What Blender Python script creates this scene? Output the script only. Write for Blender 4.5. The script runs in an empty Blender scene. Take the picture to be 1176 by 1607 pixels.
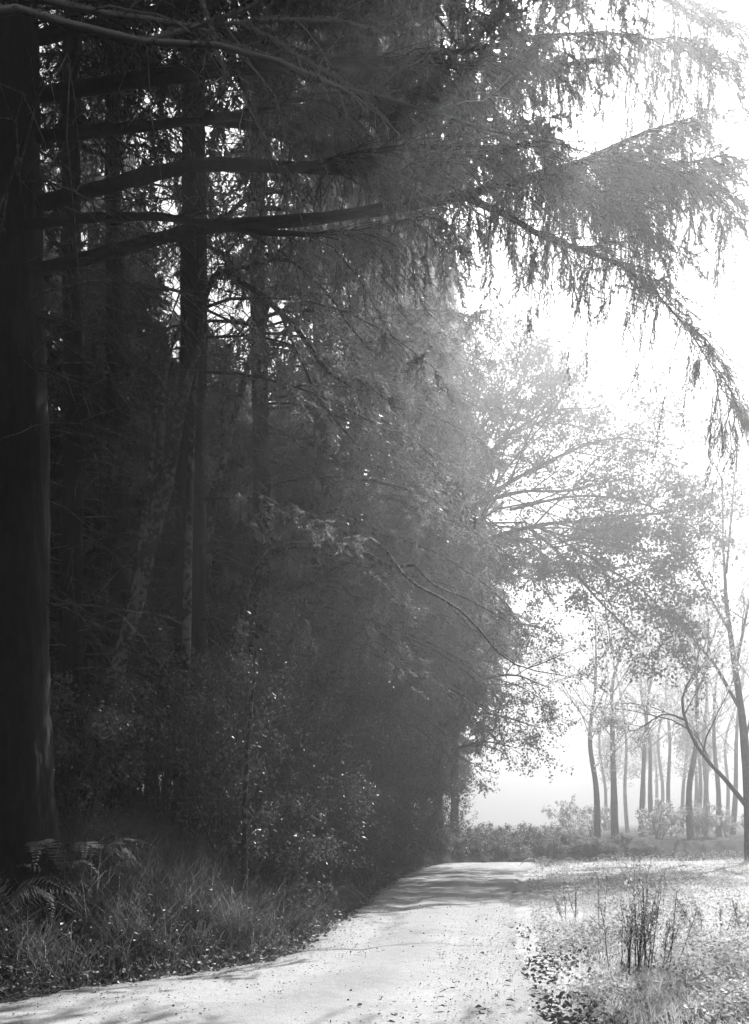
import bpy, math, random
import numpy as np
from mathutils import Vector

# ------------------------------------------------------------------ camera, sky, sun, exposure
FPX, HZ, CX, CAMH = 1500.0, 1290.0, 588.0, 1.6
scene = bpy.context.scene
col = scene.collection
cam_d = bpy.data.cameras.new('camera')
cam = bpy.data.objects.new('camera', cam_d)
col.objects.link(cam)
cam.location = (0, 0, CAMH)
cam.rotation_euler = (math.radians(90), 0, 0)
cam_d.sensor_fit = 'VERTICAL'
cam_d.sensor_height = 36.0
cam_d.lens = FPX / 1607.0 * 36.0
cam_d.shift_y = (HZ - 803.5) / 1607.0
cam_d.clip_end = 3000
scene.camera = cam

SUN_AZ, SUN_EL = math.radians(24), math.radians(46)
world = bpy.data.worlds.new('World')
scene.world = world
world.use_nodes = True
wn, wl = world.node_tree.nodes, world.node_tree.links
sky = wn.new('ShaderNodeTexSky')
sky.sky_type = 'NISHITA'
sky.sun_disc = False
sky.sun_elevation = SUN_EL
sky.sun_rotation = SUN_AZ
sky.dust_density = 8.0
bw = wn.new('ShaderNodeRGBToBW')                 # black-and-white film
wl.new(sky.outputs[0], bw.inputs[0])
wl.new(bw.outputs[0], wn['Background'].inputs[0])
wn['Background'].inputs[1].default_value = 0.068

sun_d = bpy.data.lights.new('sun', 'SUN')
sun_d.energy = 5.0
sun_d.angle = math.radians(0.5)
sun_d.color = (1, 1, 1)
sun = bpy.data.objects.new('sun', sun_d)
col.objects.link(sun)
sdir = Vector((math.sin(SUN_AZ) * math.cos(SUN_EL), math.cos(SUN_AZ) * math.cos(SUN_EL), math.sin(SUN_EL)))
sun.rotation_euler = sdir.to_track_quat('Z', 'Y').to_euler()
sun.location = (20, 35, 40)

vs = scene.view_settings
vs.view_transform = 'Standard'
vs.look = 'None'
vs.exposure = 0.9
vs.gamma = 1.0
HAZE_DENSITY, HAZE_G = 0.0064, 0.73
cy = scene.cycles
cy.max_bounces = 5
cy.diffuse_bounces = 0
cy.glossy_bounces = 2
cy.transmission_bounces = 3
cy.volume_bounces = 0
cy.transparent_max_bounces = 4
cy.use_denoising = True

# ------------------------------------------------------------------ helpers
def P(px, py, d):
    """point d metres ahead that the photograph shows at (px, py)"""
    return np.array([(px - CX) / FPX * d, d, CAMH + (HZ - py) / FPX * d])

def link_mesh(name, verts, faces, mat, parent=None, smooth=True):
    """faces: (n,k) int array or list of such arrays"""
    me = bpy.data.meshes.new(name)
    verts = np.asarray(verts, dtype=np.float32)
    if not isinstance(faces, list):
        faces = [faces]
    faces = [np.asarray(f, dtype=np.int32) for f in faces if len(f)]
    me.vertices.add(len(verts))
    me.vertices.foreach_set('co', verts.ravel())
    idx = np.concatenate([f.ravel() for f in faces])
    tot = np.concatenate([np.full(len(f), f.shape[1], np.int32) for f in faces])
    start = np.concatenate([[0], np.cumsum(tot)[:-1]]).astype(np.int32)
    me.loops.add(len(idx))
    me.loops.foreach_set('vertex_index', idx)
    me.polygons.add(len(tot))
    me.polygons.foreach_set('loop_start', start)
    me.polygons.foreach_set('use_smooth', np.full(len(tot), smooth, bool))
    me.update(calc_edges=True)
    me.materials.append(mat)
    o = bpy.data.objects.new(name, me)
    col.objects.link(o)
    if parent is not None:
        o.parent = parent
        o.location = -np.array(parent.location) if False else o.location
    return o

def tag(o, label=None, cat=None, group=None, kind=None):
    if label: o['label'] = label
    if cat: o['category'] = cat
    if group: o['group'] = group
    if kind: o['kind'] = kind
    return o

def empty(name, loc, label, cat, group=None):
    e = bpy.data.objects.new(name, None)
    e.empty_display_size = 0.2
    col.objects.link(e)
    e.location = loc
    return tag(e, label, cat, group)

class Geo:
    """collects tubes, leaves and sprigs in world space; build() makes one mesh about a parent's base"""
    def __init__(s):
        s.V, s.F, s.n = [], [], 0
    def raw(s, v, f):
        s.V.append(np.asarray(v, np.float32).reshape(-1, 3)); s.F.append(np.asarray(f, np.int64) + s.n)
        s.n += len(s.V[-1])
    def tubes(s, Pt, R, sides):
        Pt = np.asarray(Pt, float); R = np.asarray(R, float)
        if Pt.ndim == 2: Pt, R = Pt[None], R[None]
        T, n, _ = Pt.shape
        if T == 0: return
        tan = np.gradient(Pt, axis=1)
        tan /= np.linalg.norm(tan, axis=2, keepdims=True) + 1e-9
        m = np.abs(tan.mean(1))
        ref = np.eye(3)[np.argmin(m, axis=1)][:, None, :]
        u = np.cross(tan, np.broadcast_to(ref, tan.shape)); u /= np.linalg.norm(u, axis=2, keepdims=True) + 1e-9
        w = np.cross(tan, u)
        a = np.arange(sides) * 2 * math.pi / sides
        ring = Pt[:, :, None] + R[:, :, None, None] * (u[:, :, None] * np.cos(a)[None, None, :, None] + w[:, :, None] * np.sin(a)[None, None, :, None])
        k = np.arange(sides); k2 = (k + 1) % sides
        i = np.arange(n - 1)[:, None] * sides
        q = np.stack([i + k, i + k2, i + sides + k2, i + sides + k], -1).reshape(-1, 4)
        f = (q[None] + (np.arange(T) * n * sides)[:, None, None]).reshape(-1, 4)
        s.raw(ring.reshape(-1, 3), f)
    def leaves(s, pos, d, size, rng, width=0.6, fold=0.15):
        """rhombic leaves: base at pos, pointing along d"""
        n = len(pos)
        if n == 0: return
        d = d / (np.linalg.norm(d, axis=1, keepdims=True) + 1e-9)
        rv = rng.normal(size=(n, 3))
        u = np.cross(d, rv); u /= np.linalg.norm(u, axis=1, keepdims=True) + 1e-9
        w = np.cross(d, u)
        sz = np.broadcast_to(np.asarray(size, float).reshape(-1, 1), (n, 1))
        mid = pos + d * sz * 0.5 + w * sz * fold
        v = np.stack([pos, mid + u * sz * width * .5, pos + d * sz, mid - u * sz * width * .5], 1)
        s.raw(v, np.arange(n * 4).reshape(n, 4))
    def sprigs(s, pos, d, size, tmpl, rng):
        n = len(pos)
        if n == 0: return
        tv, tf = tmpl
        d = d / (np.linalg.norm(d, axis=1, keepdims=True) + 1e-9)
        rv = rng.normal(size=(n, 3))
        u = np.cross(d, rv); u /= np.linalg.norm(u, axis=1, keepdims=True) + 1e-9
        w = np.cross(d, u)
        sz = np.broadcast_to(np.asarray(size, float).reshape(-1, 1, 1), (n, 1, 1))
        v = pos[:, None] + sz * (tv[None, :, 0:1] * u[:, None] + tv[None, :, 1:2] * w[:, None] + tv[None, :, 2:3] * d[:, None])
        f = tf[None] + (np.arange(n) * len(tv))[:, None, None]
        s.raw(v, f.reshape(-1, tf.shape[1]))
    def build(s, name, mat, parent=None, smooth=True, kind=None):
        if s.n == 0: return None
        V = np.concatenate(s.V)
        if parent is not None:
            V = V - np.array(parent.location, np.float32)
        by = {}
        for f in s.F: by.setdefault(f.shape[1], []).append(f)
        o = link_mesh(name, V, [np.concatenate(x) for x in by.values()], mat, parent, smooth)
        if kind: o['kind'] = kind
        return o

def spline(pts, n):
    """Catmull-Rom resample of a polyline"""
    p = np.asarray(pts, float)
    if len(p) == 2:
        t = np.linspace(0, 1, n)[:, None]
        return p[0] * (1 - t) + p[1] * t
    q = np.vstack([2 * p[0] - p[1], p, 2 * p[-1] - p[-2]])
    t = np.linspace(0, len(p) - 1 - 1e-6, n)
    i = t.astype(int); f = (t - i)[:, None]
    a, b, c, d = q[i], q[i + 1], q[i + 2], q[i + 3]
    return .5 * (2 * b + (c - a) * f + (2 * a - 5 * b + 4 * c - d) * f ** 2 + (3 * b - a - 3 * c + d) * f ** 3)

def sprig_template(n, needle, width, seed, spread=0.75):
    """hanging twig of length 1 along +z with n needle sprays"""
    r = np.random.default_rng(seed)
    v = [[-.012, 0, 0], [.012, 0, 0], [0, 0, 1.0]]; f = [[0, 1, 2]]
    for k in range(n):
        z = .06 + .94 * k / n
        a = k * 2.4 + r.normal() * .3
        L = needle * (1.15 - .55 * z) * r.uniform(.8, 1.2)
        o = np.array([math.cos(a), math.sin(a), 0]); t = np.array([-o[1], o[0], 0])
        b = np.array([0, 0, z])
        tip = b + o * L * spread + np.array([0, 0, L * .75])
        m = len(v)
        v += [list(b + t * width * .5), list(b - t * width * .5), list(tip)]
        f.append([m, m + 1, m + 2])
    return np.array(v), np.array(f)

SPRIG_NEAR = [sprig_template(17, .24, .075, i) for i in range(4)]
SPRIG_MID = [sprig_template(10, .30, .13, 10 + i) for i in range(4)]
SPRIG_FAR = [sprig_template(5, .42, .24, 20 + i) for i in range(4)]

# ------------------------------------------------------------------ materials (all grey: black-and-white film)
def new_mat(name):
    m = bpy.data.materials.new(name); m.use_nodes = True
    nt = m.node_tree
    for n in list(nt.nodes): nt.nodes.remove(n)
    out = nt.nodes.new('ShaderNodeOutputMaterial')
    return m, nt, out

def noise(nt, scale, detail=3, rough=.55, vec=None, stretch=None):
    tc = nt.nodes.new('ShaderNodeNewGeometry')
    src = tc.outputs['Position']
    if stretch:
        mp = nt.nodes.new('ShaderNodeMapping'); mp.inputs['Scale'].default_value = stretch
        nt.links.new(src, mp.inputs[0]); src = mp.outputs[0]
    n = nt.nodes.new('ShaderNodeTexNoise')
    n.inputs['Scale'].default_value = scale; n.inputs['Detail'].default_value = detail; n.inputs['Roughness'].default_value = rough
    nt.links.new(src, n.inputs['Vector'])
    return n.outputs[0]

def ramp(nt, src, stops):
    r = nt.nodes.new('ShaderNodeValToRGB')
    e = r.color_ramp.elements
    while len(e) < len(stops): e.new(.5)
    for k, (p, v) in enumerate(stops):
        e[k].position = p; e[k].color = (v, v, v, 1)
    nt.links.new(src, r.inputs[0])
    return r.outputs[0]

def mixc(nt, a, b, f, mode='MIX'):
    m = nt.nodes.new('ShaderNodeMix'); m.data_type = 'RGBA'; m.blend_type = mode
    for s, sock in ((a, m.inputs[6]), (b, m.inputs[7]), (f, m.inputs[0])):
        if hasattr(s, 'is_linked'): nt.links.new(s, sock)
        elif sock == m.inputs[0]: sock.default_value = s
        else: sock.default_value = (s, s, s, 1)
    return m.outputs[2]

def leaf_mat(name, lo, hi, transl=.4, gloss=.06, clump=2.0, fine=30.0):
    m, nt, out = new_mat(name)
    a = noise(nt, clump, 2); b = noise(nt, fine, 1)
    f = mixc(nt, a, b, .55)
    c = ramp(nt, f, [(.36, lo), (.64, hi)])
    d = nt.nodes.new('ShaderNodeBsdfDiffuse'); t = nt.nodes.new('ShaderNodeBsdfTranslucent'); g = nt.nodes.new('ShaderNodeBsdfGlossy')
    g.inputs['Roughness'].default_value = .45
    g.inputs['Color'].default_value = (.8, .8, .8, 1)
    nt.links.new(c, d.inputs[0]); nt.links.new(c, t.inputs[0])
    m1 = nt.nodes.new('ShaderNodeMixShader'); m1.inputs[0].default_value = transl
    nt.links.new(d.outputs[0], m1.inputs[1]); nt.links.new(t.outputs[0], m1.inputs[2])
    m2 = nt.nodes.new('ShaderNodeMixShader'); m2.inputs[0].default_value = gloss
    nt.links.new(m1.outputs[0], m2.inputs[1]); nt.links.new(g.outputs[0], m2.inputs[2])
    nt.links.new(m2.outputs[0], out.inputs[0])
    return m

def bark_mat(name, lo, hi, scale=9, lichen=0.0, lichen_v=.45, stretch=(1, 1, .22), rough=.9, bump=.6):
    m, nt, out = new_mat(name)
    n = noise(nt, scale, 5, .65, stretch=stretch)
    c = ramp(nt, n, [(.35, lo), (.65, hi)])
    if lichen > 0:
        l = noise(nt, 14, 4, .6)
        l2 = noise(nt, 2.2, 2)
        lm = ramp(nt, mixc(nt, l, l2, .4), [(.60 - lichen * .25, 0), (.66 - lichen * .25, 1)])
        c = mixc(nt, c, lichen_v, lm)
    p = nt.nodes.new('ShaderNodeBsdfPrincipled')
    p.inputs['Roughness'].default_value = rough
    p.inputs['Specular IOR Level'].default_value = .25
    nt.links.new(c, p.inputs['Base Color'])
    b = nt.nodes.new('ShaderNodeBump'); b.inputs['Strength'].default_value = bump; b.inputs['Distance'].default_value = .03
    nt.links.new(n, b.inputs['Height']); nt.links.new(b.outputs[0], p.inputs['Normal'])
    nt.links.new(p.outputs[0], out.inputs[0])
    return m

M = {}
M['needle'] = leaf_mat('needles', .06, .30, .5, .07, 1.2, 25)
M['needle_shaded'] = leaf_mat('shaded_needles', .015, .045, .2, .03, 1.0, 25)  # darker needle copy for the left wood; its shade is put into the colour
M['alder'] = leaf_mat('alder_leaves', .07, .20, .5, .08, 1.5, 18)
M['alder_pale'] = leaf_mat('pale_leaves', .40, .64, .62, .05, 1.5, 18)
M['shrub'] = leaf_mat('shrub_leaves', .04, .16, .35, .09, 1.5, 20)
M['fern'] = leaf_mat('fern_fronds', .14, .32, .4, .05, 3, 30)
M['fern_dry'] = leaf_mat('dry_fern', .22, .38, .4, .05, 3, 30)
M['grass'] = leaf_mat('bank_grass', .10, .32, .4, .06, 2.5, 30)
M['grass_dry'] = leaf_mat('dry_grass', .62, .84, .5, .03, 1.2, 30)
M['weed'] = leaf_mat('verge_weeds', .36, .80, .4, .06, 1.3, 22)
M['litter'] = leaf_mat('leaf_litter', .06, .24, .1, .06, 3, 40)
M['litter_pale'] = leaf_mat('pale_litter', .12, .40, .1, .05, 3, 40)
M['stalk'] = bark_mat('dead_stalks', .09, .20, 20, bump=.2)
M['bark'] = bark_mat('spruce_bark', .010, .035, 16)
M['bark_pale'] = bark_mat('alder_bark', .05, .14, 9, .45, .5)
M['bark_grey'] = bark_mat('grey_bark', .05, .12, 9, .15, .35)
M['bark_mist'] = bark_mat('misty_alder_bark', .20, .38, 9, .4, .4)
M['lichen'] = bark_mat('lichened_bark', .09, .2, 12, .85, .75, stretch=(1, 1, 1))
M['lichen_tuft'] = leaf_mat('lichen_tufts', .5, .8, .2, .0, 6, 40)
M['twig'] = bark_mat('twigs', .10, .26, 15, .3, .45, stretch=(1, 1, 1), bump=.2)

# ------------------------------------------------------------------ road edges and terrain
LE = np.array([(-40, 4.2), (-20, 5.0), (-12, 5.8), (-8, 6.4), (-5.4, 7.3), (-3.9, 8.2), (-3.36, 8.57), (-2.75, 9.4), (-1.94, 10.1), (-1.12, 11.4), (-.8, 13.7), (-.47, 16.5),
               (.18, 22.9), (1.04, 30), (2.5, 36.9), (3.5, 39.5), (5.2, 42), (8.5, 44.5), (14, 46.5), (24, 48), (40, 49), (80, 50)], float)
RE = np.array([(-40, -2), (-20, -1.4), (-8, -.4), (-3, 1.0), (-.2, 3.0), (.9, 5.2), (1.42, 7.57), (1.55, 9.6), (1.9, 12.6), (2.7, 18.5), (3.83, 25.3), (5.0, 31.5), (6.2, 35.0), (9, 38.2),
               (15, 41.5), (25, 43.5), (40, 44.5), (80, 45.5)], float)
def dense(e, n=170): return spline(np.c_[e, np.zeros(len(e))], n)[:, :2]
LEd, REd = dense(LE), dense(RE)

def sdist(xy, line):
    """signed distance to a polyline, positive to its left"""
    xy = np.asarray(xy, float).reshape(-1, 2)
    out = np.empty(len(xy))
    a, b = line[:-1], line[1:]
    ab = b - a; L2 = (ab ** 2).sum(1)
    for s in range(0, len(xy), 4000):
        p = xy[s:s + 4000]
        ap = p[:, None] - a[None]
        t = np.clip((ap * ab).sum(2) / L2, 0, 1)
        dv = ap - t[..., None] * ab
        d2 = (dv ** 2).sum(2)
        k = d2.argmin(1); r = np.arange(len(p))
        cr = ab[k, 0] * ap[r, k, 1] - ab[k, 1] * ap[r, k, 0]
        out[s:s + 4000] = np.sqrt(d2[r, k]) * np.where(cr >= 0, 1, -1)
    return out

def lumps(x, y):
    return (np.sin(x * 1.7 + 1.3 * np.sin(y * .9)) * np.sin(y * 1.3 + 1.1 * np.sin(x * .7)) * .5 + np.sin(x * 4.1 + y * 2.3) * np.sin(y * 3.7 - x * 1.9) * .25)

def road_z(x, y):
    d = np.maximum(0, y - 36)
    return -0.9 * (1 - np.exp(-(d / 9.0) ** 2))

def ground(x, y):
    x = np.asarray(x, float); y = np.asarray(y, float)
    xy = np.c_[x.ravel(), y.ravel()]
    dl = sdist(xy, LEd); dr = -sdist(xy, REd)
    z = road_z(xy[:, 0], xy[:, 1])
    l = np.maximum(dl - .25, 0)
    bank = np.where(l < 2.6, .55 * l, 1.43 + .12 * (np.minimum(l, 40) - 2.6) * np.clip((4 - xy[:, 0]) / 7, 0, 1))
    bank = bank + .10 * np.clip(l / 1.5, 0, 1) * lumps(xy[:, 0] * 1.2, xy[:, 1] * 1.2) + .25 * np.clip(l / 8, 0, 1) * lumps(xy[:, 0] * .3, xy[:, 1] * .3)
    r = np.maximum(dr, 0)
    ver = .05 * np.clip(r / 1.2, 0, 1) + .07 * np.clip(r / 1.0, 0, 1) * lumps(xy[:, 0], xy[:, 1]) + .015 * np.minimum(r, 30)
    z = z + np.where(dl > 0, bank, 0) + np.where(dr > 0, ver, 0)
    inside = (dl <= 0) & (dr <= 0)
    z = z - np.where(inside, .06, 0)
    return z.reshape(x.shape)

def gz(x, y): return float(ground(np.array([x]), np.array([y]))[0])

def graded(lo, hi, near, step0, growth):
    a = [near]
    s = step0
    while a[-1] < hi: a.append(a[-1] + s); s *= growth
    b = []; s = step0; v = near
    while v > lo: v -= s; s *= growth; b.append(v)
    return np.array(sorted(b) + a)

gx = graded(-430, 430, 0, .2, 1.04)
gy = graded(-120, 480, 11, .2, 1.035)
GX, GY = np.meshgrid(gx, gy)
GZ = ground(GX, GY)
nx, ny = len(gx), len(gy)
ii = (np.arange(ny - 1)[:, None] * nx + np.arange(nx - 1)[None]).ravel()
gm, nt, out = new_mat('forest_floor')
n1 = noise(nt, 1.1, 5); n2 = noise(nt, 26, 4, .7)
at_ = nt.nodes.new('ShaderNodeAttribute'); at_.attribute_name = 'verge'
c = mixc(nt, ramp(nt, mixc(nt, n1, n2, .5), [(.36, .03), (.52, .08), (.66, .15)]), ramp(nt, mixc(nt, n1, n2, .5), [(.34, .46), (.50, .68), (.66, .80)]), at_.outputs['Fac'])
p = nt.nodes.new('ShaderNodeBsdfPrincipled'); p.inputs['Roughness'].default_value = .95; p.inputs['Specular IOR Level'].default_value = .15
nt.links.new(c, p.inputs['Base Color'])
bb = nt.nodes.new('ShaderNodeBump'); bb.inputs['Strength'].default_value = .8; bb.inputs['Distance'].default_value = .05
nt.links.new(n2, bb.inputs['Height']); nt.links.new(bb.outputs[0], p.inputs['Normal']); nt.links.new(p.outputs[0], out.inputs[0])
go = tag(link_mesh('ground', np.c_[GX.ravel(), GY.ravel(), GZ.ravel()], np.c_[ii, ii + 1, ii + nx + 1, ii + nx], gm), kind='structure')
va = go.data.attributes.new('verge', 'FLOAT', 'POINT')     # 1 where dry grass thatch covers the soil, right of the road
va.data.foreach_set('value', np.clip((-sdist(np.c_[GX.ravel(), GY.ravel()], REd) + .5) / .5, 0, 1).astype(np.float32))

# road: packed gravel strip with a low crown and two faint wheel ruts
def road_mesh():
    n, k = 620, 33
    # pair the two edges by arc length in pieces so that cross lines stay square to the road
    L = spline(np.c_[LE, np.zeros(len(LE))], n)[:, :2]
    R = np.empty_like(L)
    Rd = dense(RE, 1600)
    tl = np.gradient(L, axis=0); tl /= np.linalg.norm(tl, axis=1, keepdims=True)
    j = 0
    for i in range(n):
        d = Rd - L[i]
        sc = np.abs((d * tl[i]).sum(1)) + .25 * np.linalg.norm(d, axis=1)
        sc[:j] = 1e9
        j = int(sc.argmin()); R[i] = Rd[j]
    R = np.stack([np.convolve(np.pad(R[:, c], 12, mode='edge'), np.ones(25) / 25, 'valid') for c in (0, 1)], 1)
    rg = np.random.default_rng(5)
    t = np.linspace(0, 1, k)[None, :, None]
    wob = (np.convolve(rg.normal(size=n + 8), np.ones(9) / 9, 'valid') * .16 + np.convolve(rg.normal(size=n + 2), np.ones(3) / 3, 'valid') * .06)[:, None, None]
    XY = L[:, None] * (1 - t) + R[:, None] * t
    XY = XY + (R - L)[:, None] / (np.linalg.norm(R - L, axis=1)[:, None, None] + 1e-6) * wob * (np.abs(t - .5) * 2) ** 3
    tt = t[..., 0]
    z = road_z(XY[..., 0], XY[..., 1]) + .035 * (1 - (2 * tt - 1) ** 2) - .03 * (np.exp(-((tt - .3) / .07) ** 2) + np.exp(-((tt - .72) / .07) ** 2))
    z = z + .006 * lumps(XY[..., 0] * 3, XY[..., 1] * 3) - .05 * (np.abs(2 * tt - 1) > .999)
    z = z + .012
    V = np.concatenate([XY, z[..., None]], 2).reshape(-1, 3)
    i = (np.arange(n - 1)[:, None] * k + np.arange(k - 1)[None]).ravel()
    return V, np.c_[i, i + k, i + k + 1, i + 1]
rm, nt, out = new_mat('packed_gravel')
n1 = noise(nt, .9, 4); n2 = noise(nt, 55, 3, .75); n3 = noise(nt, 9, 4, .7)
n4 = noise(nt, 140, 2, .8)
c = ramp(nt, mixc(nt, mixc(nt, mixc(nt, n1, n3, .5), n2, .45), n4, .35), [(.36, .24), (.49, .47), (.62, .66)])
ac = nt.nodes.new('ShaderNodeAttribute'); ac.attribute_name = 'across'
# worn pale wheel tracks, darker loose middle and dirty margins
band = ramp(nt, mixc(nt, ac.outputs['Fac'], n1, .10), [(.05, .55), (.15, .92), (.30, 1.0), (.49, .80), (.68, 1.0), (.88, .95), (.96, .75)])
c = mixc(nt, c, band, 1.0, 'MULTIPLY')
p = nt.nodes.new('ShaderNodeBsdfPrincipled'); p.inputs['Roughness'].default_value = .9; p.inputs['Specular IOR Level'].default_value = .25
nt.links.new(c, p.inputs['Base Color'])
bb = nt.nodes.new('ShaderNodeBump'); bb.inputs['Strength'].default_value = .7; bb.inputs['Distance'].default_value = .02
nt.links.new(n2, bb.inputs['Height']); nt.links.new(bb.outputs[0], p.inputs['Normal']); nt.links.new(p.outputs[0], out.inputs[0])
ro = tag(link_mesh('road', *road_mesh(), rm), kind='structure')
ra = ro.data.attributes.new('across', 'FLOAT', 'POINT')
ra.data.foreach_set('value', np.tile(np.linspace(0, 1, 33), 620).astype(np.float32))

# ------------------------------------------------------------------ conifers
def unit(v): return v / (np.linalg.norm(v, axis=-1, keepdims=True) + 1e-9)

def sub_branches(W, S, pts, rng, nsub, length, hang, per, size, tmpl, r=.008, s0=.2, side_spread=(35, 75), taper=.6, hdown=.9):
    """side twigs of a limb with hanging needle sprigs; W wood geo, S sprig geo"""
    n = len(pts)
    s = rng.uniform(s0, 1, nsub)
    f = s * (n - 1); i = np.minimum(f.astype(int), n - 2); fr = (f - i)[:, None]
    base = pts[i] * (1 - fr) + pts[i + 1] * fr
    tan = unit(pts[i + 1] - pts[i])
    h = tan.copy(); h[:, 2] *= .4; h = unit(h)
    side = np.where(rng.random(nsub) < .5, 1, -1)
    ang = np.radians(rng.uniform(*side_spread, nsub)) * side
    dh = np.stack([h[:, 0] * np.cos(ang) - h[:, 1] * np.sin(ang), h[:, 0] * np.sin(ang) + h[:, 1] * np.cos(ang), h[:, 2] + rng.normal(0, .15, nsub)], 1)
    ln = length * (1 - taper * s) * rng.uniform(.6, 1.25, nsub)
    t = np.linspace(0, 1, 4)
    sub = base[:, None] + dh[:, None] * (ln[:, None] * t)[..., None]
    sub[:, :, 2] -= (ln[:, None] * hang * rng.uniform(.5, 1.4, nsub)[:, None] * t ** 1.8)
    if tmpl is not SPRIG_FAR:
        W.tubes(sub, np.broadcast_to(r * (1 - .75 * t), (nsub, 4)) * (.6 + .6 * ln / length)[:, None], 3)
    if per:
        tt = rng.uniform(.12, 1, (nsub, per)); q = tt * 3; k = np.minimum(q.astype(int), 2); fr = (q - k)[..., None]
        rr = np.arange(nsub)[:, None]
        pos = (sub[rr, k] * (1 - fr) + sub[rr, k + 1] * fr).reshape(-1, 3)
        d = dh[:, None] * rng.uniform(.1, .8, (nsub, per))[..., None] + rng.normal(0, .35, (nsub, per, 3))
        d[..., 2] -= hdown * rng.uniform(.3, 1.3, (nsub, per))
        sz = size * rng.uniform(.55, 1.3, nsub * per)
        d = d.reshape(-1, 3)
        c = rng.integers(0, len(tmpl), len(pos))
        for m in range(len(tmpl)):
            k = c == m
            S.sprigs(pos[k], d[k], sz[k], tmpl[m], rng)
    return sub

def live_branch(W, S, p0, az, L, r, rng, nsub, per, size, tmpl, rise=.12, droop=.42, hang=.5):
    s = np.linspace(0, 1, 7)
    h = np.array([math.cos(az), math.sin(az), 0])
    q = np.array([-h[1], h[0], 0])
    w = np.cumsum(rng.normal(0, .03, 7)) * L * .5
    pts = p0 + h * (L * s)[:, None] + q * w[:, None]
    pts[:, 2] += L * (rise * s - droop * s ** 2)
    W.tubes(pts, r * (1 - .88 * s), 5)
    sub_branches(W, S, pts, rng, nsub, L * .34 + .15, hang, per, size, tmpl, r=max(.006, r * .25))

def dead_branch(W, p0, az, L, r, rng, tw=5):
    s = np.linspace(0, 1, 6)
    h = np.array([math.cos(az), math.sin(az), 0]); q = np.array([-h[1], h[0], 0])
    pts = p0 + h * (L * s)[:, None] + q * (np.cumsum(rng.normal(0, .05, 6)) * L * .4)[:, None]
    pts[:, 2] += L * (rng.uniform(-.1, .35) * s - rng.uniform(.1, .6) * s ** 2) + np.cumsum(rng.normal(0, .03, 6)) * L * .3
    W.tubes(pts, r * (1 - .85 * s), 4)
    if tw:
        k = rng.integers(1, 6, tw)
        d = unit((pts[k] - pts[k - 1])) + rng.normal(0, .6, (tw, 3)); d[:, 2] -= .25
        ln = L * rng.uniform(.12, .45, tw)
        t = np.linspace(0, 1, 4)
        sub = pts[k][:, None] + d[:, None] * (ln[:, None] * t)[..., None] + np.cumsum(rng.normal(0, .04, (tw, 4, 3)), 1) * ln[:, None, None]
        sub[:, :, 2] -= ln[:, None] * .35 * t ** 2
        W.tubes(sub, np.broadcast_to(r * .38 * (1 - .8 * t), (tw, 4)), 3)

def trunk_pts(base, top, n, rng, wob=.04):
    p = spline([base, top], n)
    w = np.cumsum(rng.normal(0, wob, (n, 2)), 0); w -= np.linspace(0, 1, n)[:, None] * w[-1]
    p[:, :2] += w * .5
    return p

def furrowed(T, tp, rad, rng, sides=36, rings=150):
    """trunk with bark plates standing proud between furrows"""
    p = spline(tp, rings); r = np.interp(np.linspace(0, 1, rings), np.linspace(0, 1, len(rad)), rad)
    h = np.linalg.norm(p[-1] - p[0])
    f = np.zeros((rings, sides)); ph = rng.uniform(0, 6.28, sides)
    zz = np.linspace(0, h, rings)[:, None]; k = np.arange(sides)[None]
    for a, b, c in ((1.1, 5, .5), (2.3, 9, .35), (4.1, 13, .3)):
        f += c * np.sin(zz * a * 1.6 + 2.2 * np.sin(zz * .7 + k * .9) + k * 6.283 * b / sides * 1.0)
    f += .5 * rng.normal(size=(rings, sides)); f = np.clip(f, -1.2, .8)
    a = k * 6.283185 / sides
    rr = r[:, None] + np.minimum(.022, r[:, None] * .09) * f
    V = p[:, None] + np.stack([np.cos(a) * rr, np.sin(a) * rr, np.zeros_like(rr)], 2)
    i = np.arange(rings - 1)[:, None] * sides; j = np.arange(sides)[None]; j2 = (j + 1) % sides
    T.raw(V.reshape(-1, 3), np.stack([i + j, i + j2, i + sides + j2, i + sides + j], -1).reshape(-1, 4))

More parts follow.
